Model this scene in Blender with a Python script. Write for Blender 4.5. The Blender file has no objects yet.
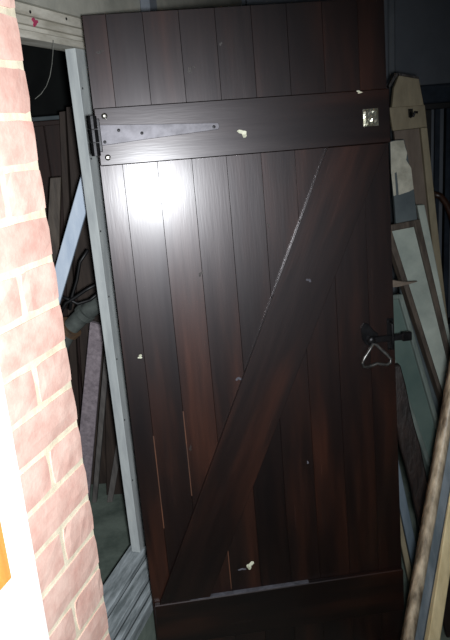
import bpy, bmesh, math, random
from mathutils import Vector, Matrix, noise
random.seed(7)
SC = bpy.context.scene
COL = SC.collection

# ------------------------------------------------------------------ camera
CH = 1.468                                   # eye height above the floor
FPX, PITCH, ROLL = 660.0, 0.28195, -0.07856
_r = Vector((1, 0, 0)); _u = Vector((0, math.sin(PITCH), math.cos(PITCH))); _f = Vector((0, math.cos(PITCH), -math.sin(PITCH)))
_c, _s = math.cos(ROLL), math.sin(ROLL)
RIGHT = _c * _r + _s * _u; UP = -_s * _r + _c * _u; FWD = _f
cd = bpy.data.cameras.new('camera'); cd.sensor_fit = 'VERTICAL'; cd.sensor_height = 24.0; cd.lens = FPX / 640 * 24.0
cd.clip_start = 0.02
cam = bpy.data.objects.new('camera', cd); COL.objects.link(cam)
cam.matrix_world = Matrix(((RIGHT.x, UP.x, -FWD.x, 0), (RIGHT.y, UP.y, -FWD.y, 0), (RIGHT.z, UP.z, -FWD.z, CH), (0, 0, 0, 1)))
SC.camera = cam

# ------------------------------------------------------------------ world, flash, exposure
w = bpy.data.worlds.new('world'); SC.world = w; w.use_nodes = True
bg = w.node_tree.nodes['Background']; bg.inputs[0].default_value = (0.55, 0.75, 1.0, 1); bg.inputs[1].default_value = 0.035
fl = bpy.data.lights.new('camera_flash', 'SPOT'); fl.energy = 158; fl.color = (0.94, 0.97, 1.0)
fl.shadow_soft_size = 0.022; fl.spot_size = math.radians(106); fl.spot_blend = 1.0
flash = bpy.data.objects.new('camera_flash', fl); COL.objects.link(flash)
flash.location = (0.03, 0.0, CH - 0.02)
aim = Vector((-0.50, 1.35, CH - 0.46))
flash.rotation_euler = (aim - flash.location).to_track_quat('-Z', 'Y').to_euler()
vs = SC.view_settings
vs.view_transform = 'Standard'; vs.look = 'None'; vs.gamma = 1.0; vs.exposure = 0.0; vs.use_curve_mapping = False

# ------------------------------------------------------------------ helpers
def S(r, g, b):
    f = lambda c: (c / 255 / 12.92) if c / 255 <= 0.04045 else ((c / 255 + 0.055) / 1.055) ** 2.4
    return (f(r), f(g), f(b), 1.0)

def mat(name, c1, c2, scale=(1, 1, 1), nscale=8, rough=0.6, bump=0.15, metal=0.0, rand=0.0, coat=0.0, spec=0.5,
        lo=0.35, hi=0.65, dist=0.004, rvar=0.0, fine=0.0, world=False):
    m = bpy.data.materials.new(name); m.use_nodes = True
    nt = m.node_tree; N = nt.nodes; L = nt.links
    bs = N['Principled BSDF']
    bs.inputs['Roughness'].default_value = rough; bs.inputs['Metallic'].default_value = metal
    bs.inputs['Coat Weight'].default_value = coat; bs.inputs['Coat Roughness'].default_value = 0.25
    bs.inputs['Specular IOR Level'].default_value = spec
    tc = N.new('ShaderNodeTexCoord'); oi = N.new('ShaderNodeObjectInfo')
    off = N.new('ShaderNodeVectorMath'); off.operation = 'MULTIPLY_ADD'
    L.new(oi.outputs['Random'], off.inputs[0]); off.inputs[1].default_value = (13, 7, 29); L.new(tc.outputs['Object'], off.inputs[2])
    mp = N.new('ShaderNodeMapping'); mp.inputs['Scale'].default_value = scale; L.new(off.outputs[0], mp.inputs[0])
    nz = N.new('ShaderNodeTexNoise'); nz.inputs['Scale'].default_value = nscale; nz.inputs['Detail'].default_value = 7
    nz.inputs['Roughness'].default_value = 0.62; L.new(mp.outputs[0], nz.inputs['Vector'])
    rp = N.new('ShaderNodeValToRGB'); rp.color_ramp.elements[0].position = lo; rp.color_ramp.elements[1].position = hi
    rp.color_ramp.elements[0].color = c1; rp.color_ramp.elements[1].color = c2
    L.new(nz.outputs['Fac'], rp.inputs[0])
    src = rp.outputs[0]
    if rand:
        mr = N.new('ShaderNodeMapRange'); mr.inputs[3].default_value = 1 - rand; mr.inputs[4].default_value = 1 + rand
        L.new(oi.outputs['Random'], mr.inputs[0])
        hs = N.new('ShaderNodeHueSaturation'); L.new(mr.outputs[0], hs.inputs['Value']); L.new(src, hs.inputs['Color']); src = hs.outputs[0]
    L.new(src, bs.inputs['Base Color'])
    if rvar:
        mr = N.new('ShaderNodeMapRange'); mr.inputs[3].default_value = rough - rvar; mr.inputs[4].default_value = rough + rvar
        L.new(nz.outputs['Fac'], mr.inputs[0]); L.new(mr.outputs[0], bs.inputs['Roughness'])
    if bump:
        b = N.new('ShaderNodeBump'); b.inputs['Strength'].default_value = bump; b.inputs['Distance'].default_value = dist
        L.new(nz.outputs['Fac'], b.inputs['Height']); L.new(b.outputs[0], bs.inputs['Normal'])
        if fine:
            n2 = N.new('ShaderNodeTexNoise'); n2.inputs['Scale'].default_value = fine; n2.inputs['Detail'].default_value = 4
            L.new(tc.outputs['Object'], n2.inputs['Vector'])
            b2 = N.new('ShaderNodeBump'); b2.inputs['Strength'].default_value = bump; b2.inputs['Distance'].default_value = dist * .4
            L.new(n2.outputs['Fac'], b2.inputs['Height']); L.new(b.outputs[0], b2.inputs['Normal']); L.new(b2.outputs[0], bs.inputs['Normal'])
    return m

def door_wood():
    m = bpy.data.materials.new('dark_varnished_wood'); m.use_nodes = True
    nt = m.node_tree; N = nt.nodes; L = nt.links; bs = N['Principled BSDF']
    tc = N.new('ShaderNodeTexCoord'); oi = N.new('ShaderNodeObjectInfo')
    off = N.new('ShaderNodeVectorMath'); off.operation = 'MULTIPLY_ADD'
    L.new(oi.outputs['Random'], off.inputs[0]); off.inputs[1].default_value = (3, 5, 41); L.new(tc.outputs['Object'], off.inputs[2])
    def nz(scale, ns, det=6):
        mp = N.new('ShaderNodeMapping'); mp.inputs['Scale'].default_value = scale; L.new(off.outputs[0], mp.inputs[0])
        n = N.new('ShaderNodeTexNoise'); n.inputs['Scale'].default_value = ns; n.inputs['Detail'].default_value = det; L.new(mp.outputs[0], n.inputs['Vector']); return n
    def ramp(src, *el):
        r = N.new('ShaderNodeValToRGB'); e = r.color_ramp.elements
        e[0].position, e[0].color = el[0]; e[1].position, e[1].color = el[-1]
        for p, c in el[1:-1]: q = e.new(p); q.color = c
        L.new(src, r.inputs[0]); return r
    broad = nz((2.2, 2.2, .35), 6, 3); grain = nz((8, 8, .6), 7, 6); fine = nz((30, 30, 2.5), 7, 4)
    c = ramp(broad.outputs['Fac'], (.30, S(12, 7, 6)), (.5, S(23, 13, 9)), (.74, S(48, 26, 16)))
    g = ramp(grain.outputs['Fac'], (.25, (.6, .58, .58, 1)), (.75, (1.3, 1.22, 1.2, 1)))
    mx = N.new('ShaderNodeMix'); mx.data_type = 'RGBA'; mx.blend_type = 'MULTIPLY'; mx.inputs[0].default_value = 1
    L.new(c.outputs[0], mx.inputs[6]); L.new(g.outputs[0], mx.inputs[7])
    mp = N.new('ShaderNodeMapping'); mp.inputs['Scale'].default_value = (1.3, 0.001, .8); L.new(off.outputs[0], mp.inputs[0])
    vo = N.new('ShaderNodeTexVoronoi'); vo.inputs['Scale'].default_value = 3.2; L.new(mp.outputs[0], vo.inputs['Vector'])
    k = ramp(vo.outputs['Distance'], (.012, (.25, .22, .22, 1)), (.045, (1, 1, 1, 1)))
    m2 = N.new('ShaderNodeMix'); m2.data_type = 'RGBA'; m2.blend_type = 'MULTIPLY'; m2.inputs[0].default_value = 1
    L.new(mx.outputs[2], m2.inputs[6]); L.new(k.outputs[0], m2.inputs[7])
    cw = N.new('ShaderNodeMath'); cw.operation = 'MULTIPLY'; cw.inputs[1].default_value = .5; L.new(k.outputs[0], cw.inputs[0]); L.new(cw.outputs[0], bs.inputs['Coat Weight'])
    mr = N.new('ShaderNodeMapRange'); mr.inputs[3].default_value = .6; mr.inputs[4].default_value = 1.3; L.new(oi.outputs['Random'], mr.inputs[0])
    hs = N.new('ShaderNodeHueSaturation'); L.new(mr.outputs[0], hs.inputs['Value']); L.new(m2.outputs[2], hs.inputs['Color'])
    L.new(hs.outputs[0], bs.inputs['Base Color'])
    bs.inputs['Roughness'].default_value = 0.40; bs.inputs['Specular IOR Level'].default_value = 0.30
    bs.inputs['Specular Tint'].default_value = (1, .93, .96, 1); bs.inputs['Coat Weight'].default_value = 0.42; bs.inputs['Coat Tint'].default_value = (.97, .94, 1, 1)
    cr = N.new('ShaderNodeMapRange'); cr.inputs[3].default_value = .19; cr.inputs[4].default_value = .31; L.new(grain.outputs['Fac'], cr.inputs[0]); L.new(cr.outputs[0], bs.inputs['Coat Roughness'])
    b = N.new('ShaderNodeBump'); b.inputs['Strength'].default_value = .07; b.inputs['Distance'].default_value = .001
    L.new(fine.outputs['Fac'], b.inputs['Height']); L.new(b.outputs[0], bs.inputs['Normal']); L.new(b.outputs[0], bs.inputs['Coat Normal'])
    return m

def obj(name, bm, m, parent=None, smooth=False):
    bmesh.ops.recalc_face_normals(bm, faces=bm.faces[:])
    me = bpy.data.meshes.new(name); bm.to_mesh(me); bm.free()
    if smooth:
        for p in me.polygons: p.use_smooth = True
    me.materials.append(m)
    o = bpy.data.objects.new(name, me); COL.objects.link(o)
    if parent: o.parent = parent
    return o

def tag(o, label=None, cat=None, group=None, kind=None):
    if label: o['label'] = label
    if cat: o['category'] = cat
    if group: o['group'] = group
    if kind: o['kind'] = kind
    return o

def empty(name, loc=(0, 0, 0), label=None, cat=None, kind=None, group=None):
    o = bpy.data.objects.new(name, None); COL.objects.link(o); o.location = loc; o.empty_display_size = 0.05
    return tag(o, label, cat, group, kind)

def bbox(x0, x1, y0, y1, z0, z1, bev=0.0, bm=None, seg=1):
    own = bm is None
    t = bmesh.new()
    bmesh.ops.create_cube(t, size=1)
    for v in t.verts:
        v.co = Vector(((x0 + x1) / 2 + v.co.x * (x1 - x0), (y0 + y1) / 2 + v.co.y * (y1 - y0), (z0 + z1) / 2 + v.co.z * (z1 - z0)))
    if bev: bmesh.ops.bevel(t, geom=t.edges[:], offset=bev, segments=seg, affect='EDGES', profile=0.6)
    if own: return t
    me = bpy.data.meshes.new('tmp'); t.to_mesh(me); t.free(); bm.from_mesh(me); bpy.data.meshes.remove(me)
    return bm

def prism(pts, vec, bev=0.0):
    """outline (world or local points) pushed along vec"""
    bm = bmesh.new(); vec = Vector(vec)
    a = [bm.verts.new(Vector(p)) for p in pts]; b = [bm.verts.new(Vector(p) + vec) for p in pts]
    n = len(pts)
    bm.faces.new(a); bm.faces.new(b[::-1])
    for i in range(n): bm.faces.new((a[i], b[i], b[(i + 1) % n], a[(i + 1) % n]))
    bmesh.ops.recalc_face_normals(bm, faces=bm.faces[:])
    if bev: bmesh.ops.bevel(bm, geom=bm.edges[:], offset=bev, segments=1, affect='EDGES')
    return bm

def tube(pts, rad, seg=10, closed=False, bm=None):
    bm = bm or bmesh.new(); pts = [Vector(p) for p in pts]; n = len(pts)
    rads = rad if isinstance(rad, (list, tuple)) else [rad] * n
    rings = []; prev = None
    for i, p in enumerate(pts):
        if closed: t = (pts[(i + 1) % n] - pts[i - 1])
        else: t = pts[min(i + 1, n - 1)] - pts[max(i - 1, 0)]
        t.normalize()
        if prev is None: prev = t.orthogonal()
        prev = (prev - t * prev.dot(t)); prev.normalize()
        c = t.cross(prev)
        rings.append([bm.verts.new(p + (prev * math.cos(k * 2 * math.pi / seg) + c * math.sin(k * 2 * math.pi / seg)) * rads[i]) for k in range(seg)])
    m = n if closed else n - 1
    for i in range(m):
        A, B = rings[i], rings[(i + 1) % n]
        for k in range(seg): bm.faces.new((A[k], A[(k + 1) % seg], B[(k + 1) % seg], B[k]))
    if not closed: bm.faces.new(rings[0][::-1]); bm.faces.new(rings[-1])
    return bm

def disc(c, axis, r, h, seg=14, dome=0.0):
    """short round boss standing on point c along axis"""
    a = Vector(axis).normalized(); u = a.orthogonal().normalized(); v = a.cross(u); c = Vector(c); bm = bmesh.new()
    prof = [(r, 0), (r, h)] + ([(r * .7, h + dome * .7), (r * .3, h + dome)] if dome else [])
    rings = [[bm.verts.new(c + a * z + (u * math.cos(k * 2 * math.pi / seg) + v * math.sin(k * 2 * math.pi / seg)) * rr) for k in range(seg)] for rr, z in prof]
    for i in range(len(rings) - 1):
        for k in range(seg): bm.faces.new((rings[i][k], rings[i][(k + 1) % seg], rings[i + 1][(k + 1) % seg], rings[i + 1][k]))
    bm.faces.new(rings[0][::-1]); bm.faces.new(rings[-1])
    return bm

def shift(bm, d):
    for v in bm.verts: v.co -= Vector(d)
    return bm

def at(x, y, Y):
    """point of the place seen at photo position x, y that stands Y metres away"""
    d = RIGHT * ((x - 225) / FPX) + UP * (-(y - 320) / FPX) + FWD
    d *= Y / d.y
    return Vector((d.x, d.y, d.z + CH))

def down(a, b, z=0.0):
    """the line a-b carried on to the height z"""
    t = (z - a.z) / (b.z - a.z)
    return a + (b - a) * t

# ------------------------------------------------------------------ materials
M = {}
M['brick'] = mat('brick_clay', S(204, 160, 147), S(226, 193, 179), nscale=18, rough=0.9, bump=0.3, rand=0.10, dist=0.003, fine=160)
M['mortar'] = mat('mortar', S(204, 194, 170), S(228, 218, 194), nscale=40, rough=0.95, bump=0.5, dist=0.003)
M['white'] = mat('white_gloss_paint', S(236, 240, 240), S(246, 248, 246), nscale=5, rough=0.35, bump=0.02)
M['honey'] = mat('honey_varnished_wood', S(190, 120, 50), S(225, 160, 80), (1, 1, .12), nscale=20, rough=0.4, bump=0.1)
M['dark'] = door_wood()
M['worn'] = mat('worn_raw_wood', S(58, 34, 20), S(90, 52, 30), (6, 6, 1), nscale=14, rough=0.7, bump=0.1)
M['iron'] = mat('black_iron', S(20, 20, 22), S(38, 38, 40), nscale=60, rough=0.38, bump=0.25, metal=0.7, dist=0.001)
M['worniron'] = mat('worn_iron', S(60, 60, 60), S(120, 120, 118), nscale=50, rough=0.35, bump=0.2, metal=0.8, dist=0.001)
M['strap'] = mat('dull_strap_steel', S(66, 64, 70), S(98, 96, 102), nscale=30, rough=0.45, bump=0.15, metal=0.3, dist=0.001)
M['steel'] = mat('bright_steel', S(190, 186, 176), S(235, 232, 220), nscale=40, rough=0.25, bump=0.1, metal=1.0)
M['chrome'] = mat('plated_metal', S(196, 196, 170), S(236, 236, 220), nscale=30, rough=0.22, bump=0.05, metal=0.9)
M['dust'] = mat('grey_dust', S(52, 52, 58), S(88, 88, 96), nscale=50, rough=0.95, bump=0.1)
M['scuff'] = mat('pale_scuff', S(150, 152, 130), S(225, 226, 205), nscale=60, rough=0.8, bump=0.2)
M['greypaint'] = mat('pale_grey_paint', S(160, 165, 166), S(184, 189, 188), (3, 3, .6), nscale=12, rough=0.5, bump=0.1, dist=0.001)
M['sill'] = mat('weathered_grey_sill', S(104, 112, 114), S(176, 184, 188), (1, 6, 6), nscale=9, rough=0.7, bump=0.4, dist=0.002)
M['sill_groove_shade'] = mat('painted_groove_shade', S(40, 46, 48), S(70, 76, 78), (1, 6, 6), nscale=9, rough=0.9, bump=0.3)  # darker grey that paints shade into the sill grooves
M['header'] = mat('weathered_white_board', S(165, 160, 146), S(212, 208, 196), (1, 4, 4), nscale=9, rough=0.8, bump=0.3, dist=0.002)
M['pink'] = mat('crimson_stain', S(150, 40, 78), S(190, 70, 104), nscale=40, rough=0.8, bump=0.2)
M['render'] = mat('grey_cement_render', S(150, 150, 140), S(182, 180, 168), nscale=7, rough=0.92, bump=0.3, fine=90)
M['concrete'] = mat('greenish_concrete', S(84, 96, 88), S(120, 132, 122), nscale=9, rough=0.9, bump=0.35, fine=80)
M['endwall'] = mat('slate_blue_painted_wall', S(98, 104, 112), S(114, 120, 128), nscale=3, rough=0.85, bump=0.1)
M['slatepipe'] = mat('dark_slate_paint', S(92, 98, 106), S(112, 118, 124), nscale=5, rough=0.7, bump=0.1)
M['inwall'] = mat('near_black_wall', S(14, 17, 17), S(26, 30, 29), nscale=5, rough=0.9, bump=0.3)
M['ceil'] = mat('ceiling_board', S(120, 120, 112), S(140, 140, 130), nscale=4, rough=0.9, bump=0.1)

M['beige'] = mat('old_cream_paint', S(122, 112, 90), S(146, 136, 112), (3, 3, .8), nscale=10, rough=0.6, bump=0.15)
M['tan'] = mat('faded_brown_paint', S(94, 82, 72), S(116, 104, 92), (3, 3, .6), nscale=9, rough=0.7, bump=0.15)
M['flake'] = mat('flaking_white_paint', S(150, 148, 134), S(190, 188, 172), nscale=26, rough=0.8, bump=0.4)
M['slate'] = mat('slate_grey_board', S(62, 72, 76), S(84, 94, 96), nscale=9, rough=0.7, bump=0.15)
M['oldwood'] = mat('worn_brown_wood', S(50, 42, 36), S(88, 78, 68), (6, 6, .8), nscale=9, rough=0.6, bump=0.3)
M['greywood'] = mat('grey_green_paint', S(76, 86, 82), S(106, 116, 110), (4, 4, .6), nscale=9, rough=0.6, bump=0.15)
M['frost'] = mat('dusty_glass_pale', S(128, 138, 132), S(176, 184, 174), nscale=5, rough=0.35, bump=0.05)
M['greenglass'] = mat('dusty_green_glass', S(72, 88, 84), S(94, 108, 102), nscale=4, rough=0.3, bump=0.03)
M['blackwood'] = mat('black_carved_wood', S(16, 11, 10), S(38, 27, 23), (3, 3, 1), nscale=12, rough=0.5, bump=0.6, dist=0.008)
M['paleblue'] = mat('pale_blue_paint', S(90, 104, 114), S(116, 128, 138), (4, 4, .6), nscale=8, rough=0.6, bump=0.1)
M['cream'] = mat('pale_cream_timber', S(196, 180, 138), S(226, 212, 170), (6, 6, .5), nscale=9, rough=0.7, bump=0.2)
M['navy'] = mat('dark_navy_cloth', S(24, 32, 42), S(40, 50, 62), nscale=20, rough=0.9, bump=0.3)
M['black'] = mat('black_lacquer', S(12, 12, 14), S(26, 26, 28), nscale=12, rough=0.5, bump=0.1)
M['chairwood'] = mat('reddish_brown_wood', S(40, 24, 17), S(66, 42, 30), (4, 4, 1), nscale=9, rough=0.4, bump=0.15)
M['pole1'] = mat('worn_tan_paint', S(84, 74, 60), S(176, 164, 142), (4, 4, .9), nscale=14, rough=0.42, bump=0.4, dist=0.003)
M['pole2'] = mat('blue_grey_paint', S(86, 96, 102), S(122, 130, 136), (4, 4, .6), nscale=9, rough=0.5, bump=0.2)

# ------------------------------------------------------------------ wall frame: x along the wall, y into the inner room, z up
WY = 0.30543; EX, EY = -0.27582, 1.09187
wd = Vector((math.sin(WY), math.cos(WY), 0)); wn = Vector((math.cos(WY), -math.sin(WY), 0))
WM = Matrix(((wd.x, -wn.x, 0, EX), (wd.y, -wn.y, 0, EY), (0, 0, 1, CH), (0, 0, 0, 1)))
ZF, ZC = -CH, 0.95          # floor and ceiling seen from eye height
def wall_obj(name, bm, m, parent=None):
    o = obj(name, bm, m, parent)
    if parent is None: o.matrix_world = WM
    return o

# floors and ceiling
tag(obj('floor', bbox(-2.6, 2.2, -1.6, 4.6, -0.12, 0.0), M['concrete']), kind='structure')
tag(obj('ceiling', bbox(-2.6, 2.2, -1.6, 4.6, CH + ZC, CH + ZC + 0.1), M['ceil']), kind='structure')

# brick pier: mortar core with every brick its own piece
core = tag(wall_obj('wall_left', bbox(-0.56, -0.0008, 0.0030, 0.205, ZF, ZC), M['mortar']), kind='structure')
def brick(x0, x1, z0, z1, y1):
    bm = bmesh.new(); nx, nz = 6, 3; sd = random.random() * 100
    pts = {}
    for i in range(nx + 1):
        for k in range(nz + 1):
            x = x0 + (x1 - x0) * i / nx; z = z0 + (z1 - z0) * k / nz
            j = noise.noise_vector(Vector((x * 45 + sd, z * 45, 3.1)))
            edge = (i in (0, nx)) or (k in (0, nz))
            corner = (i in (0, nx)) and (k in (0, nz))
            cx, cz = (x0 + x1) / 2, (z0 + z1) / 2
            f = 0.0012 * (corner * 1.6)
            px = x + j.x * 0.0018 * edge - math.copysign(f, x - cx); pz = z + j.z * 0.0018 * edge - math.copysign(f, z - cz)
            pts[i, k] = (bm.verts.new((px, j.y * 0.0012 + (0.0012 if edge else 0.0), pz)), edge)
    for i in range(nx):
        for k in range(nz): bm.faces.new([pts[a][0] for a in ((i, k), (i + 1, k), (i + 1, k + 1), (i, k + 1))])
    ring = [(i, 0) for i in range(nx + 1)] + [(nx, k) for k in range(1, nz + 1)] + [(i, nz) for i in range(nx - 1, -1, -1)] + [(0, k) for k in range(nz - 1, 0, -1)]
    back = {c: bm.verts.new((pts[c][0].co.x, y1, pts[c][0].co.z)) for c in ring}
    for a, b in zip(ring, ring[1:] + ring[:1]): bm.faces.new((pts[a][0], pts[b][0], back[b], back[a]))
    bm.faces.new([back[c] for c in ring])
    return obj('brick', bm, M['brick'], core)
ez = 0.19016; mj = 0.0055
k = -10
while True:
    zt_ = ez - 0.075 * k; zb_ = zt_ - 0.075; k += 1
    if zt_ > ZC: continue
    if zb_ < ZF: break
    if (k - 1) % 2: cuts = [(-0.099, 0), (-0.327, -0.110), (-0.55, -0.337)]
    else: cuts = [(-0.215, 0), (-0.44, -0.225), (-0.55, -0.45)]
    for a, b in cuts: brick(a, b, zb_ + mj, zt_ - mj, 0.205 if b == 0 else 0.1)

# white door with frame on the pier, nearest the camera
d1 = tag(wall_obj('door_1', bbox(-0.262, -0.218, -0.026, 0.0095, ZF, 0.62, 0.004), M['white']), kind='structure')
obj('lower_panel', bbox(-0.62, -0.268, -0.020, 0.003, ZF, -0.612, 0.003), M['white'], d1)
obj('upper_panel', bbox(-0.62, -0.268, -0.018, 0.003, -0.608, 0.55, 0.003), M['honey'], d1)

# window frame, recessed in the wall behind the pier
win = tag(wall_obj('window_1', bbox(0.645, 0.73, 0.2505, 0.2795, -1.249, 0.235, 0.0015), M['greypaint']), kind='structure')
obj('outer_jamb', bbox(0.70, 0.76, 0.20, 0.2500, -1.249, 0.235, 0.001), M['greypaint'], win)
for u, z in ((0.658, 0.125), (0.655, -0.05), (0.656, -0.242), (0.655, -0.425), (0.655, -0.61), (0.654, -0.80), (0.655, -1.0)):
    obj('screw', disc((u, 0.2506, z), (0, -1, 0), 0.0028, 0.0008, 10), M['iron'], win)
# stepped header boards
hz = [(0.220, 0.2365, 0.238), (0.2375, 0.2505, 0.252), (0.2515, 0.268, 0.246), (0.269, 0.291, 0.240)]
for a, b, y in hz: obj('header_board', bbox(0.06, 0.76, y, 0.30, a, b, 0.0015), M['header'], win)
blob = []
for i in range(18):
    a = i * 2 * math.pi / 18; r = 0.0085 * (1 + 0.35 * math.sin(3 * a + 1) + 0.2 * math.sin(5 * a))
    blob.append((0.462 + r * math.cos(a) * 1.2, 0.2455, 0.2585 + r * math.sin(a)))
obj('paint_splash', prism(blob, (0, -0.0012, 0)), M['pink'], win)
for u, z in ((0.44, 0.276), (0.60, 0.281)): obj('nail_head', disc((u, 0.240, z), (0, -1, 0), 0.0035, 0.001, 10), M['iron'], win)
# stepped sill of three grooved boards
for y0, y1, zt_, zb_ in ((0.236, 0.30, -1.250, -1.30), (0.226, 0.2355, -1.264, -1.30), (0.186, 0.2255, -1.252, -1.30), (0.176, 0.1855, -1.266, -1.30), (0.160, 0.1755, -1.256, -1.30), (0.150, 0.1595, -1.268, -1.30), (0.138, 0.1495, -1.258, -1.296)):
    obj('sill_board', bbox(0.06, 0.76, y0, y1, zb_, zt_, 0.002), M['sill_groove_shade' if zt_ < -1.26 else 'sill'], win)  # lower boards coloured darker in place of groove shadow
# concrete below the sill, lintel above the header, the wall beyond the opening
tag(wall_obj('wall_apron', bbox(0.0, 0.76, 0.152, 0.30, ZF, -1.3005), M['concrete']), kind='structure')
tag(wall_obj('wall_lintel', bbox(0.0, 0.76, 0.232, 0.30, 0.2915, ZC), M['render']), kind='structure')
tag(wall_obj('wall_side', bbox(0.7605, 3.2, 0.232, 0.272, ZF, ZC), M['render']), kind='structure')
tag(wall_obj('trim_1', bbox(1.05, 1.115, 0.20, 0.2315, 0.0, ZC, 0.004), M['endwall']), kind='structure')
# end wall of our room and right wall
tag(obj('wall_back', bbox(-0.35, 2.1, 3.35, 3.5, 0, CH + ZC), M['endwall']), kind='structure')
pz_ = at(392, 40, 3.33)
tag(obj('trim_2', bbox(pz_.x - .016, pz_.x + .016, 3.325, 3.3495, 0.02, CH + ZC - .01, 0.006), M['slatepipe']), kind='structure')
tag(obj('wall_right', bbox(1.75, 1.9, -1.5, 3.3495, 0, CH + ZC), M['endwall']), kind='structure')
# inner room, walls coloured near-black
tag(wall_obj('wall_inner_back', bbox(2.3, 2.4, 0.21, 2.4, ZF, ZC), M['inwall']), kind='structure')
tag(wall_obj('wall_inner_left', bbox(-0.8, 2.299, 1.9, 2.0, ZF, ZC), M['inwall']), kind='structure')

# ------------------------------------------------------------------ the plank door
BASE = Vector((-0.2474, 1.45423, 0.0))
D = empty('plank_door_leaf', BASE, 'tall dark brown varnished plank door with a diagonal brace, leaning in the middle', 'door')
D.rotation_euler = (-0.07203, 0, math.radians(5.809))
DW, DH = 0.684, 1.732
cuts = [0.0, 0.051, 0.131, 0.211, 0.292, 0.374, 0.455, 0.537, 0.620, DW]
def grain_piece(name, poly, origin, ang, y0, y1, m, bev=0.0015):
    """piece outlined in door coordinates whose grain runs along its own z axis"""
    c, s = math.cos(ang), math.sin(ang)
    pts = []
    for (u, v) in poly:
        du, dv = u - origin[0], v - origin[1]
        pts.append((du * c - dv * s, y0, du * s + dv * c))
    o = obj(name, prism(pts, (0, y1 - y0, 0), bev), m, D)
    o.location = (origin[0], 0, origin[1]); o.rotation_euler = (0, ang, 0)
    return o
for a, b in zip(cuts, cuts[1:]):
    g = 0.0002
    o = obj('plank', bbox(a + g - (a + b) / 2, b - g - (a + b) / 2, 0.0, 0.022, 0.0, DH, 0.0005), M['dark'], D); o.location = ((a + b) / 2, 0, 0)
# tongues closing the joints are part of each plank's back: a thin lining strip behind every joint
for b in cuts[1:-1]:
    o = obj('joint_tongue', bbox(-0.006, 0.006, 0.0225, 0.027, 0.002, DH - 0.002), M['dark'], D); o.location = (b, 0, 0)
LY = -0.017
LEDGE_T = grain_piece('ledge', [(0.002, 1.409), (0.684, 1.409), (0.684, 1.531), (0.002, 1.535)], (0.342, 1.47), math.pi / 2, LY, -0.0004, M['dark'], 0.002)
LEDGE_B = grain_piece('ledge', [(0.004, 0.157), (0.682, 0.155), (0.682, 0.281), (0.004, 0.281)], (0.342, 0.22), math.pi / 2, LY, -0.0004, M['dark'], 0.002)
bang = math.atan2(0.528 - 0.02, 1.4 - 0.286)
BR = grain_piece('brace', [(0.018, 0.2815), (0.152, 0.2815), (0.676, 1.4085), (0.531, 1.4085)], (0.342, 0.84), bang, LY + 0.004, -0.0004, M['dark'], 0.0006)
# worn arrises, dust and scuffs
for u, v0, v1 in ((0.0515, 0.49, 0.745), (0.1315, 0.57, 0.80), (0.2112, 0.287, 0.40), (0.0505, 0.30, 0.34)):
    o = obj('worn_edge', bbox(-0.0012, 0.0012, -0.0008, 0.0012, v0, v1), M['worn'], D); o.location = (u, 0, 0)
obj('dust', bbox(0.10, 0.42, LY + 0.002, -0.001, 0.2812, 0.2822), M['dust'], D)
def scuff(cu, cv, r, y, sx=1.0, seed=0, m='scuff'):
    rr = random.Random(seed); pts = []
    for i in range(16):
        a = i * math.pi / 8; q = r * (0.62 + 0.30 * math.sin(2 * a + seed) + 0.22 * math.sin(3 * a + 2 * seed) + 0.2 * rr.random()); pts.append((cu + q * math.cos(a) * sx, y, cv + q * math.sin(a)))
    return obj('scuff_mark', prism(pts, (0, -0.0007, 0)), M[m], D)
scuff(0.333, 1.457, 0.011, LY, 1.1, 3); scuff(0.612, 1.5275, 0.0035, LY, 2.6, 4)
scuff(0.041, 0.952, 0.005, 0, 1.6, 5); scuff(0.266, 0.349, 0.012, 0, 1.0, 6); scuff(0.245, 0.341, 0.005, 0, 2.2, 8, 'dust')
scuff(0.468, 1.10, 0.006, LY + 0.004, 1.2, 9, 'dust')
scuff(0.225, 1.603, 0.006, 0, 1.6, 11, 'blackwood'); scuff(0.03, 1.655, 0.004, 0, 3.0, 12, 'blackwood'); scuff(0.207, 1.14, 0.008, 0, .8, 13, 'blackwood')
scuff(0.277, 0.868, 0.007, 0, 1.0, 14, 'dust'); scuff(0.235, 1.61, 0.003, 0, 2.0, 15, 'blackwood'); scuff(0.38, 1.24, 0.006, 0, .7, 16, 'blackwood')
scuff(0.44, 0.62, 0.004, 0, 1.0, 17, 'dust'); scuff(0.14, 0.70, 0.007, 0, .8, 18, 'blackwood'); scuff(0.30, 1.655, 0.005, 0, .9, 19, 'blackwood')
# strap hinge
hinge = obj('strap_hinge', prism([(0.006, LY, 1.453), (0.008, LY, 1.499), (0.08, LY, 1.4945), (0.277, LY, 1.4835), (0.280, LY, 1.476), (0.277, LY, 1.469), (0.10, LY, 1.459)], (0, -0.003, 0), 0.0008), M['strap'], D)
for i in range(3):
    z0 = 1.432 + i * 0.029
    obj('knuckle', tube([(-0.0035, LY - 0.008, z0), (-0.0035, LY - 0.008, z0 + 0.0275)], 0.0105, 12), M['iron'], hinge)
obj('hinge_leaf', bbox(-0.003, 0.012, LY - 0.0085, LY - 0.0005, 1.440, 1.512, 0.001), M['iron'], hinge)
for u, v in ((0.0185, 1.461), (0.052, 1.484), (0.103, 1.474), (0.267, 1.4755)): obj('screw', disc((u, LY - 0.003, v), (0, -1, 0), 0.0036, 0.001, 12, 0.001), M['iron'], hinge)
for u, v in ((0.024, 1.517), (0.021, 1.427)):
    b = obj('coach_bolt', disc((u, LY, v), (0, -1, 0), 0.0068, 0.0015, 14, 0.003), M['steel'], D)
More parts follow.
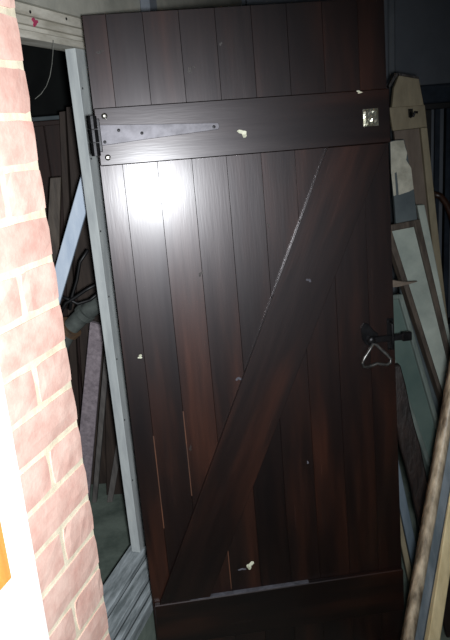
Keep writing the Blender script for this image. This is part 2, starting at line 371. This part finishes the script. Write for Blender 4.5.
# shiny square plate
pbm = bmesh.new(); rg = random.Random(21); n = 7; gv = {}
for i in range(n + 1):
    for k in range(n + 1):
        e = i in (0, n) or k in (0, n)
        gv[i, k] = pbm.verts.new((0.6185 + 0.036 * i / n, LY - (0.0018 if e else 0.0026 + 0.0022 * rg.random()), 1.4495 + 0.039 * k / n))
for i in range(n):
    for k in range(n):
        q = [gv[i, k], gv[i + 1, k], gv[i + 1, k + 1], gv[i, k + 1]]
        pbm.faces.new((q[0], q[1], q[2])); pbm.faces.new((q[0], q[2], q[3]))
ring = [(i, 0) for i in range(n)] + [(n, k) for k in range(n)] + [(i, n) for i in range(n, 0, -1)] + [(0, k) for k in range(n, 0, -1)]
bk_ = [pbm.verts.new((gv[c].co.x, LY - 0.0002, gv[c].co.z)) for c in ring]
for a in range(len(ring)):
    b = (a + 1) % len(ring); pbm.faces.new((gv[ring[a]], gv[ring[b]], bk_[b], bk_[a]))
pbm.faces.new(bk_)
pl = obj('square_plate', pbm, M['chrome'], D)
pl['label'] = 'small bright crumpled square metal plate'
# thumb latch with a heart shaped ring
latch = obj('thumb_latch', prism([(0.598, 0, 0.935), (0.596, 0, 0.962), (0.605, 0, 0.976), (0.616, 0, 0.972), (0.628, 0, 0.955), (0.640, 0, 0.944), (0.640, 0, 0.922), (0.625, 0, 0.912), (0.608, 0, 0.918)], (0, -0.004, 0), 0.001), M['iron'], D)
obj('pivot_boss', disc((0.622, -0.004, 0.930), (0, -1, 0), 0.0115, 0.006, 16, 0.005), M['iron'], latch)
obj('latch_bar', bbox(0.612, 0.7235, -0.013, -0.005, 0.923, 0.939, 0.0015), M['iron'], latch)
obj('latch_bar_end', bbox(0.700, 0.7245, -0.015, -0.0035, 0.9195, 0.9425, 0.002), M['iron'], latch)
obj('staple', tube([(0.672, -0.001, 0.972), (0.672, -0.018, 0.968), (0.672, -0.019, 0.94), (0.672, -0.019, 0.92), (0.672, -0.016, 0.905), (0.672, -0.001, 0.902)], 0.004, 8), M['iron'], latch)
obj('staple_plate', bbox(0.664, 0.681, -0.003, -0.0002, 0.898, 0.980, 0.0008), M['iron'], latch)
hp = [(0.622, 0.922), (0.612, 0.906), (0.598, 0.889), (0.5915, 0.8775), (0.594, 0.868), (0.605, 0.8655), (0.618, 0.868), (0.629, 0.8715), (0.641, 0.868), (0.654, 0.8655), (0.664, 0.869), (0.6655, 0.879), (0.656, 0.892), (0.642, 0.906), (0.632, 0.918)]
obj('ring_handle', tube([(u, -0.012 - (0.93 - v) * 0.12, v) for u, v in hp], 0.0042, 10, True), M['worniron'], latch, True)


# ------------------------------------------------------------------ things stacked beyond the door's latch side
def world_part(name, bm, m, root, smooth=False):
    return obj(name, shift(bm, root.location), m, root, smooth)

def to_floor(tl, tr, bl, br):
    return down(tl, bl), down(tr, br)

def bar(a, b, wv, tv, bev=0.002):
    """batten from a to b with width vector wv and thickness vector tv"""
    a, b, wv, tv = Vector(a), Vector(b), Vector(wv), Vector(tv)
    return prism([a - wv / 2, a + wv / 2, b + wv / 2, b - wv / 2], tv, bev)

def sash(name, label, TL, TR, BL, BR, sw, m_frame, m_pane, bars=(), th=0.03):
    """glazed sash standing on the floor: two stiles, rails, pane"""
    root = empty(name, (BL + BR) / 2, label, 'window sash')
    nrm = (TR - TL).cross(BL - TL).normalized()
    if nrm.y < 0: nrm = -nrm
    ex = (TR - TL).normalized() * sw; ex2 = (BR - BL).normalized() * sw
    world_part('stile', prism([TL, TL + ex, BL + ex2, BL], nrm * th, 0.002), m_frame, root)
    world_part('stile', prism([TR - ex, TR, BR, BR - ex2], nrm * th, 0.002), m_frame, root)
    dl = (BL - TL).normalized() * sw; dr = (BR - TR).normalized() * sw
    world_part('rail', prism([TL + ex, TR - ex, TR - ex + dr, TL + ex + dl], nrm * th, 0.002), m_frame, root)
    world_part('rail', prism([BL + ex2, BR - ex2, BR - ex2 - dr * 1.6, BL + ex2 - dl * 1.6], nrm * th, 0.002), m_frame, root)
    for t in bars:
        a = TL.lerp(BL, t) + ex; b = TR.lerp(BR, t) - ex
        world_part('glazing_bar', prism([a, b, b + dr * .5, a + dl * .5], nrm * th * .8, 0.001), m_frame, root)
    n2 = nrm * (th * .4)
    world_part('pane', prism([TL + ex * .8 + dl * .8 + n2, TR - ex * .8 + dr * .8 + n2, BR - ex2 * .8 - dr + n2, BL + ex2 * .8 - dl + n2], nrm * 0.004), m_pane, root)
    return root

# cream ledged cupboard door with a coat hook, standing at the back of the stack
Yc = 2.30
fy = lambda p, q: down(at(*p, Yc), at(*q, Yc))
A1, A2 = (420.5, 128), (431, 235); B1, B2 = (427, 127), (438, 235)
fl1, fl2 = fy(A1, A2), fy(B1, B2)
L1, L2 = (394, 131), (408, 240); fl0 = fy(L1, L2)
R1 = empty('cupboard_door', (fl0 + fl2) / 2, 'cream painted old cupboard door with sloping top corner and black coat hook', 'cupboard door'); R1['kind'] = 'thing'
bk = Vector((0, 0.022, 0))
world_part('upper_panel', prism([at(392, 108, Yc), at(394, 88, Yc), at(399, 75.5, Yc), at(419, 79, Yc), at(424, 106, Yc)], bk, 0.001), M['beige'], R1)
world_part('shade_strip', prism([at(389.5, 88, Yc), at(392, 84, Yc), at(398, 75, Yc), at(398, 72.8, Yc), at(395, 73.5, Yc), at(388.5, 86, Yc)], bk * 1.2), M['blackwood'], R1)  # shadow along the sloping top, drawn as an added black strip
world_part('shade_strip', prism([at(398, 72.8, Yc), at(418.5, 76.5, Yc), at(419, 78.8, Yc), at(399, 75.3, Yc)], bk * 1.2), M['blackwood'], R1)  # the same drawn shadow, carried along the top edge
Yr = Yc - 0.02
world_part('rail', prism([at(389, 107.5, Yr), at(425, 105, Yr), at(427.3, 127, Yr), at(393, 131, Yr)], bk * .85, 0.0015), M['beige'], R1)
world_part('lower_panel', prism([at(394, 131.2, Yc), at(420, 128.2, Yc), fl1, fl0], bk * .7), M['tan'], R1)
world_part('stile', prism([at(420.7, 128, Yr), at(427.2, 127.4, Yr), fl2 + Vector((0, -.02, 0)), fl1 + Vector((0, -.02, 0))], bk * 1.5, 0.001), M['beige'], R1)
hk = [at(410, 110, Yr), at(410.5, 113, Yr - .02), at(411, 117, Yr - .03), at(413, 116.5, Yr - .035), at(415, 112, Yr - .035), at(417.5, 112.5, Yr - .04)]
world_part('coat_hook', tube(hk, 0.0045, 8), M['iron'], R1)
world_part('hook_plate', prism([at(408, 109, Yr - .001), at(412.5, 108.7, Yr - .001), at(413, 117, Yr - .001), at(408.5, 117.5, Yr - .001)], (0, -0.003, 0)), M['iron'], R1)

# plank with flaking white paint on its upper end
Yp = 2.08
pa, pb = at(390, 141, Yp), at(404, 139.5, Yp)
f1, f2 = down(pa, at(396, 225, Yp)), down(at(414, 190, Yp), at(418.5, 230, Yp))
R2 = empty('leaning_plank', (f1 + f2) / 2, 'slate grey plank with flaking white paint on its upper end', 'plank')
world_part('board', prism([pa, pb, at(407, 152, Yp), at(414, 190, Yp), f2, f1], (0, 0.018, 0), 0.001), M['slate'], R2)
fk = [(390.3, 142), (396, 140.5), (403.5, 140.3), (405, 147), (407, 153), (406, 160), (411, 168), (413.5, 189), (409, 191.5), (398.5, 195), (398, 186), (396.5, 172), (394.5, 173), (396, 195), (393.5, 196), (391, 172)]
world_part('white_paint', prism([at(x, y, Yp - .0005) for x, y in fk], (0, -0.002, 0)), M['flake'], R2)

# two old sashes leaning one behind the other
Ta, Tb = at(384, 226, 1.98), at(420, 219, 2.0)
Ba, Bb = down(Ta, at(431, 368, 1.90)), down(Tb, at(444, 322, 1.93))
sash('window_sash', 'tall dusty window sash with worn brown stiles and pale panes', Ta, Tb, Ba, Bb, 0.020, M['oldwood'], M['frost']) ['kind'] = 'thing'
Tc, Td = at(370, 297, 1.80), at(403, 294, 1.82)
Bc, Bd = down(Tc, at(424, 455, 1.72)), down(Td, at(440, 423, 1.74))
sash('window_sash', 'grey window sash with dull green glass beside the latch, in front of the pale sash', Tc, Td, Bc, Bd, 0.014, M['greywood'], M['greenglass'])['kind'] = 'thing'
# pale strip standing between the sash and the cupboard door
ta = at(421, 205, 2.12); tb = at(444, 322, 2.05); fb = down(ta, tb)
o = obj('painted_batten', shift(bar(ta, fb, (0.024, 0, 0.0), (0, 0.02, 0)), fb), M['frost']); o.location = fb
tag(o, 'off-white painted batten between the pale sash and the cream cupboard door', 'batten')

# dark slim batten showing as a line between the two sashes, and a splintered lath across them
ta = at(412, 196, 2.16); tb = at(436, 300, 2.12); fb = down(ta, tb)
o = obj('dark_batten', shift(bar(ta, fb, (0.014, 0, 0.0), (0, 0.018, 0)), fb), M['blackwood']); o.location = fb
tag(o, 'slim black batten behind the pale sash, in front of the cream cupboard door', 'batten')
ta = at(388, 282, 1.84); tb = at(419, 284, 1.86)
o = obj('splintered_lath', shift(prism([at(386, 279, 1.835), at(400, 281.5, 1.84), at(408, 282, 1.845), at(418, 281.5, 1.85), at(407, 285, 1.845), at(398, 287, 1.84), at(386, 288, 1.835)], (0, 0.012, 0), 0.0008), ta), M['tan']); o.location = ta
tag(o, 'short splintered brown lath lying across the top of the green glass sash', 'lath')

# carved black board low beside the door
ta = at(391, 366, 1.68); tb = at(416, 470, 1.64); fb = down(ta, tb)
n = 14; bm = bmesh.new(); rng = random.Random(5)
Lp, Rp = [], []
for i in range(n + 1):
    c = ta.lerp(fb, i / n); ww = 0.026 * (1 + 0.07 * math.sin(i * 1.9)) 
    Lp.append(c + Vector((-ww, 0, 0))); Rp.append(c + Vector((ww, 0, 0)))
bm.free()
o = obj('carved_board', shift(prism(Lp + Rp[::-1], (0, 0.022, 0), 0.003), fb), M['blackwood']); o.location = fb
tag(o, 'black carved narrow board low beside the latch side of the door', 'board')
# two battens low in the gap
for (p, q, Y, wv, m, lb) in (((392, 450), (412, 545), 1.78, 0.026, 'paleblue', 'pale blue painted batten low in the gap beside the door'),
                             ((392, 487), (409, 570), 1.74, 0.016, 'beige', 'thin beige batten low in the gap, under the pale blue one')):
    ta, tb = at(*p, Y), at(*q, Y - .03); fb = down(ta, tb)
    o = obj('painted_batten', shift(bar(ta, fb, (wv, 0, 0), (0, 0.02, 0)), fb), M[m]); o.location = fb
    tag(o, lb, 'batten')

# timber post with worn rounded edge leaning across the corner, near the camera
a = at(420.5, 610, 1.22); b = at(467.5, 340, 1.38)
foot = down(b, a, 0.0); top = foot + (b - foot) * 1.25
P = empty('leaning_post', foot, 'blue-grey painted post with a worn tan rounded edge, leaning at the lower right', 'post')
ax = (top - foot).normalized(); sx = Vector((1, 0.25, 0)); sx = (sx - ax * sx.dot(ax)).normalized(); sy = ax.cross(sx)
if sy.y < 0: sy = -sy
def swept(sec):
    nseg = 10; bm = bmesh.new(); rings = []
    for i in range(nseg + 1):
        c = foot.lerp(top, i / nseg)
        rings.append([bm.verts.new(c + sx * (x + 0.0012 * noise.noise(Vector((i * 1.7, x * 80, y * 80)))) + sy * y) for x, y in sec])
    for i in range(nseg):
        for k in range(len(sec)): kk = (k + 1) % len(sec); bm.faces.new((rings[i][k], rings[i][kk], rings[i + 1][kk], rings[i + 1][k]))
    bm.faces.new(rings[0][::-1]); bm.faces.new(rings[-1])
    return bm
w2 = 0.026
rd = [(-w2 + 0.0115 - 0.0115 * math.cos(i * math.pi / 8), -0.010 * math.sin(i * math.pi / 8)) for i in range(9)] + [(-w2 + 0.023, 0.016), (-w2, 0.016)]
world_part('rounded_edge', swept(rd), M['pole1'], P, True)
world_part('post_body', swept([(-w2 + 0.0235, 0.002), (w2 - 0.006, 0.001), (w2, 0.006), (w2, 0.028), (-w2 + 0.0235, 0.028)]), M['pole2'], P)
# cream timber just beyond it
a = at(436, 630, 1.33); b = at(455, 505, 1.39); fb = down(b, a); tp = fb + (b - fb) * 2.2
o = obj('timber_length', shift(bar(tp, fb, (0.032, 0.004, 0.004), (0, 0.03, 0)), fb), M['cream']); o.location = fb
tag(o, 'pale cream timber length standing against the blue-grey post', 'timber')

# far corner: navy covered box on a black stand, curved chair back, bag
Y = 3.0
c0, c1 = at(421, 104, Y), at(475, 100, Y); zt_ = at(440, 84, Y).z
o = obj('covered_box', shift(bbox(c0.x, c1.x, Y, Y + 0.3, c0.z, zt_, 0.006), Vector((c0.x, Y, c0.z))), M['navy']); o.location = (c0.x, Y, c0.z)
tag(o, 'dark navy covered box on the black stand behind the cupboard door', 'box')
stn = empty('black_stand', ((c0.x + c1.x) / 2, Y + .15, 0), 'tall black slatted stand in the dark far corner', 'stand')
zs = c0.z - 0.0008
world_part('top', bbox(c0.x, c1.x, Y, Y + 0.3, zs - 0.025, zs, 0.002), M['black'], stn)
for xx in (c0.x + 0.02, c1.x - 0.04):
    for yy in (Y + 0.01, Y + 0.25): world_part('leg', bbox(xx, xx + 0.03, yy, yy + 0.03, 0, zs - 0.0255, 0.002), M['black'], stn)
for i in range(3):
    xx = c0.x + 0.07 + i * 0.05
    world_part('slat', bbox(xx, xx + 0.022, Y + 0.02, Y + 0.03, 0.5, zs - 0.0255, 0.001), M['navy'], stn)
world_part('crossbar', bbox(c0.x + 0.051, c1.x - 0.041, Y + 0.031, Y + 0.043, 0.48, 0.51, 0.001), M['black'], stn)

Y = 2.62
ch = empty('bentwood_chair', (at(462, 260, Y).x, Y + .1, 0), 'reddish brown chair with curved back rail at the far dark corner', 'chair')
arc = [at(x, y, Y) for x, y in ((433, 194), (440, 196), (446, 203), (451, 214), (456, 232), (458, 262))]
zsx = 0.47
arc += [Vector((arc[-1].x, Y, zsx))]
world_part('back_rail', tube(arc, 0.013, 10), M['chairwood'], ch, True)
x0 = at(427, 250, Y).x; x1 = x0 + 0.36
world_part('seat', bbox(x0, x1, Y - 0.02, Y + 0.34, zsx - 0.03, zsx, 0.006), M['chairwood'], ch)
for xx in (x0 + .02, x1 - .05):
    for yy in (Y, Y + .29): world_part('leg', bbox(xx, xx + .03, yy, yy + .03, 0, zsx - .0305, 0.003), M['chairwood'], ch)
world_part('back_post', tube([arc[0], Vector((arc[0].x + 0.005, Y, zsx))], 0.010, 8), M['chairwood'], ch, True)

# ------------------------------------------------------------------ things stored in the inner room, seen through the window
M['chip'] = mat('mauve_grey_chipboard', S(128, 118, 124), S(164, 152, 158), nscale=60, rough=0.9, bump=0.4, fine=200)
M['bluewhite'] = mat('bluish_white_paint', S(168, 184, 204), S(196, 208, 222), (3, 3, .6), nscale=8, rough=0.55, bump=0.08)
M['brownin'] = mat('dull_brown_board', S(40, 30, 25), S(62, 50, 42), (5, 5, .6), nscale=9, rough=0.7, bump=0.2)
M['redbrown'] = mat('deep_red_brown_panel', S(30, 15, 11), S(46, 24, 17), (5, 5, .6), nscale=9, rough=0.7, bump=0.2)
M['rust'] = mat('rusty_metal', S(70, 56, 44), S(118, 90, 62), nscale=24, rough=0.8, bump=0.4)
M['greyrag'] = mat('grimy_canvas', S(56, 62, 60), S(92, 98, 94), nscale=14, rough=0.95, bump=0.5)
M['greyedge'] = mat('grey_brown_board', S(84, 80, 78), S(116, 112, 108), (5, 5, .7), nscale=9, rough=0.8, bump=0.25)
M['string'] = mat('grubby_string', S(80, 80, 76), S(110, 110, 104), nscale=60, rough=0.95, bump=0.3)

def standing(name, label, cat, TL, TR, BL, BR, Yt, Yb, m, th=0.02, bev=0.0015, stop=0.0):
    """board traced by its top and lower corners, carried down to the floor"""
    tl, tr = at(*TL, Yt), at(*TR, Yt); bl, br = down(tl, at(*BL, Yb), stop), down(tr, at(*BR, Yb), stop)
    base = (bl + br) / 2
    o = obj(name, shift(prism([tl, tr, br, bl], (0, th, 0), bev), base), m); o.location = base
    return tag(o, label, cat)
standing('painted_plank', 'bluish white plank slanting across the window opening', 'plank', (90, 143), (106, 143), (56.5, 262), (71.5, 262), 2.03, 1.98, M['bluewhite'], 0.022)
standing('chipboard_plank', 'mauve grey chipboard plank standing upright below the slanting white plank', 'plank', (90, 322), (104, 326), (79.5, 430), (95, 430), 2.35, 2.40, M['chip'], 0.025)
standing('grey_board', 'narrow grey-brown board tight against the chipboard plank', 'board', (104.5, 348), (110, 349), (97, 440), (102, 440), 2.36, 2.42, M['greyedge'], 0.03)
standing('brown_board', 'dull brown board leaning low behind the grey window jamb', 'board', (124, 395), (131, 395), (112, 470), (118, 470), 2.40, 2.44, M['greyedge'], 0.02)
standing('brown_board', 'dark brown board upright behind the top of the chipboard plank', 'board', (104, 300), (128, 300), (106, 460), (124, 460), 2.52, 2.52, M['brownin'], 0.02)
standing('tall_board', 'tall dark brown board standing just inside the window jamb', 'board', (66, 107), (98, 104), (76, 280), (108, 280), 2.62, 2.62, M['brownin'], 0.03)
standing('tall_board', 'narrow tall dark board edge beside the wide brown board', 'board', (59, 112), (65, 111), (66, 280), (73, 280), 2.66, 2.66, M['brownin'], 0.03)
standing('low_board', 'grey-brown board leaning below the red-brown cabinet', 'board', (50, 178), (61, 177), (44, 290), (58, 290), 2.30, 2.30, M['oldwood'], 0.02)
# red-brown cabinet with pale edged top
cY = 2.75
c0 = at(26, 119, cY); c1 = at(61, 117, cY)
cab = empty('storage_cabinet', ((c0.x + c1.x) / 2, cY + .15, 0), 'dark red-brown cabinet with a bluish top edge in the inner room', 'cabinet')
world_part('body', bbox(c0.x, c1.x, cY, cY + 0.3, 0, c0.z - 0.012, 0.003), M['redbrown'], cab)
world_part('top', bbox(c0.x - .01, c1.x + .008, cY - 0.012, cY + 0.31, c0.z - 0.0115, c0.z + 0.004, 0.002), M['slate'], cab)
xm = (c0.x + c1.x) / 2
for a_, b_ in ((c0.x + .006, xm - .002), (xm + .002, c1.x - .006)):
    dr_ = world_part('door', bbox(a_, b_, cY - 0.014, cY - 0.0005, 0.06, c0.z - 0.03, 0.002), M['redbrown'], cab)
# grimy pipe elbow with rusty flange lying over the boards
pc = [at(57, 360, 2.22), at(62, 343, 2.22), at(70, 328, 2.21), at(82, 316, 2.20), at(96, 305, 2.20), at(112, 296, 2.2)]
pb = Vector((pc[0].x - .01, pc[0].y, 0))
E1 = empty('bent_pipe', pb, 'grimy bent pipe with a rusty flange above the chipboard plank', 'pipe')
world_part('pipe', tube([pb + Vector((0, 0, 0.0)), pb + Vector((0, 0, .5))] + pc, 0.030, 14), M['greyrag'], E1, True)
dv = (pc[3] - pc[2]).normalized()
world_part('flange', disc(pc[2] - dv * .012, dv, 0.043, 0.02, 18, 0.0), M['rust'], E1)
world_part('flange', disc(pc[3] + dv * .005, dv, 0.036, 0.02, 18, 0.0), M['greyrag'], E1)
# string hanging from the header
sp_ = [at(x, y, 1.60) for x, y in ((53.5, 40), (53, 52), (52, 64), (50, 76), (46.5, 86), (41, 94), (35, 99))]
o = obj('hanging_string', shift(tube(sp_, 0.0007, 6), sp_[0]), M['string']); o.location = sp_[0]
tag(o, 'thin pale string hanging from the white header boards', 'string')

# loose dark cables draped over the pipe
for q, pts in enumerate((((58, 318), (66, 303), (76, 297), (86, 290), (97, 284)), ((60, 296), (70, 300), (78, 304), (90, 300), (100, 292)), ((70, 310), (72, 296), (77, 280), (80, 262), (88, 250)))):
    cp = [at(x, y, 2.13 + .012 * q) for x, y in pts]
    o = obj('draped_cable', shift(tube(cp, 0.0055, 8), cp[0]), M['black'], None, True); o.location = cp[0]
    tag(o, ('black cable draped along the top of the bent pipe', 'black cable sagging across the bent pipe', 'black cable rising from the bent pipe behind the slanting plank')[q], 'cable', 'cables over the pipe')
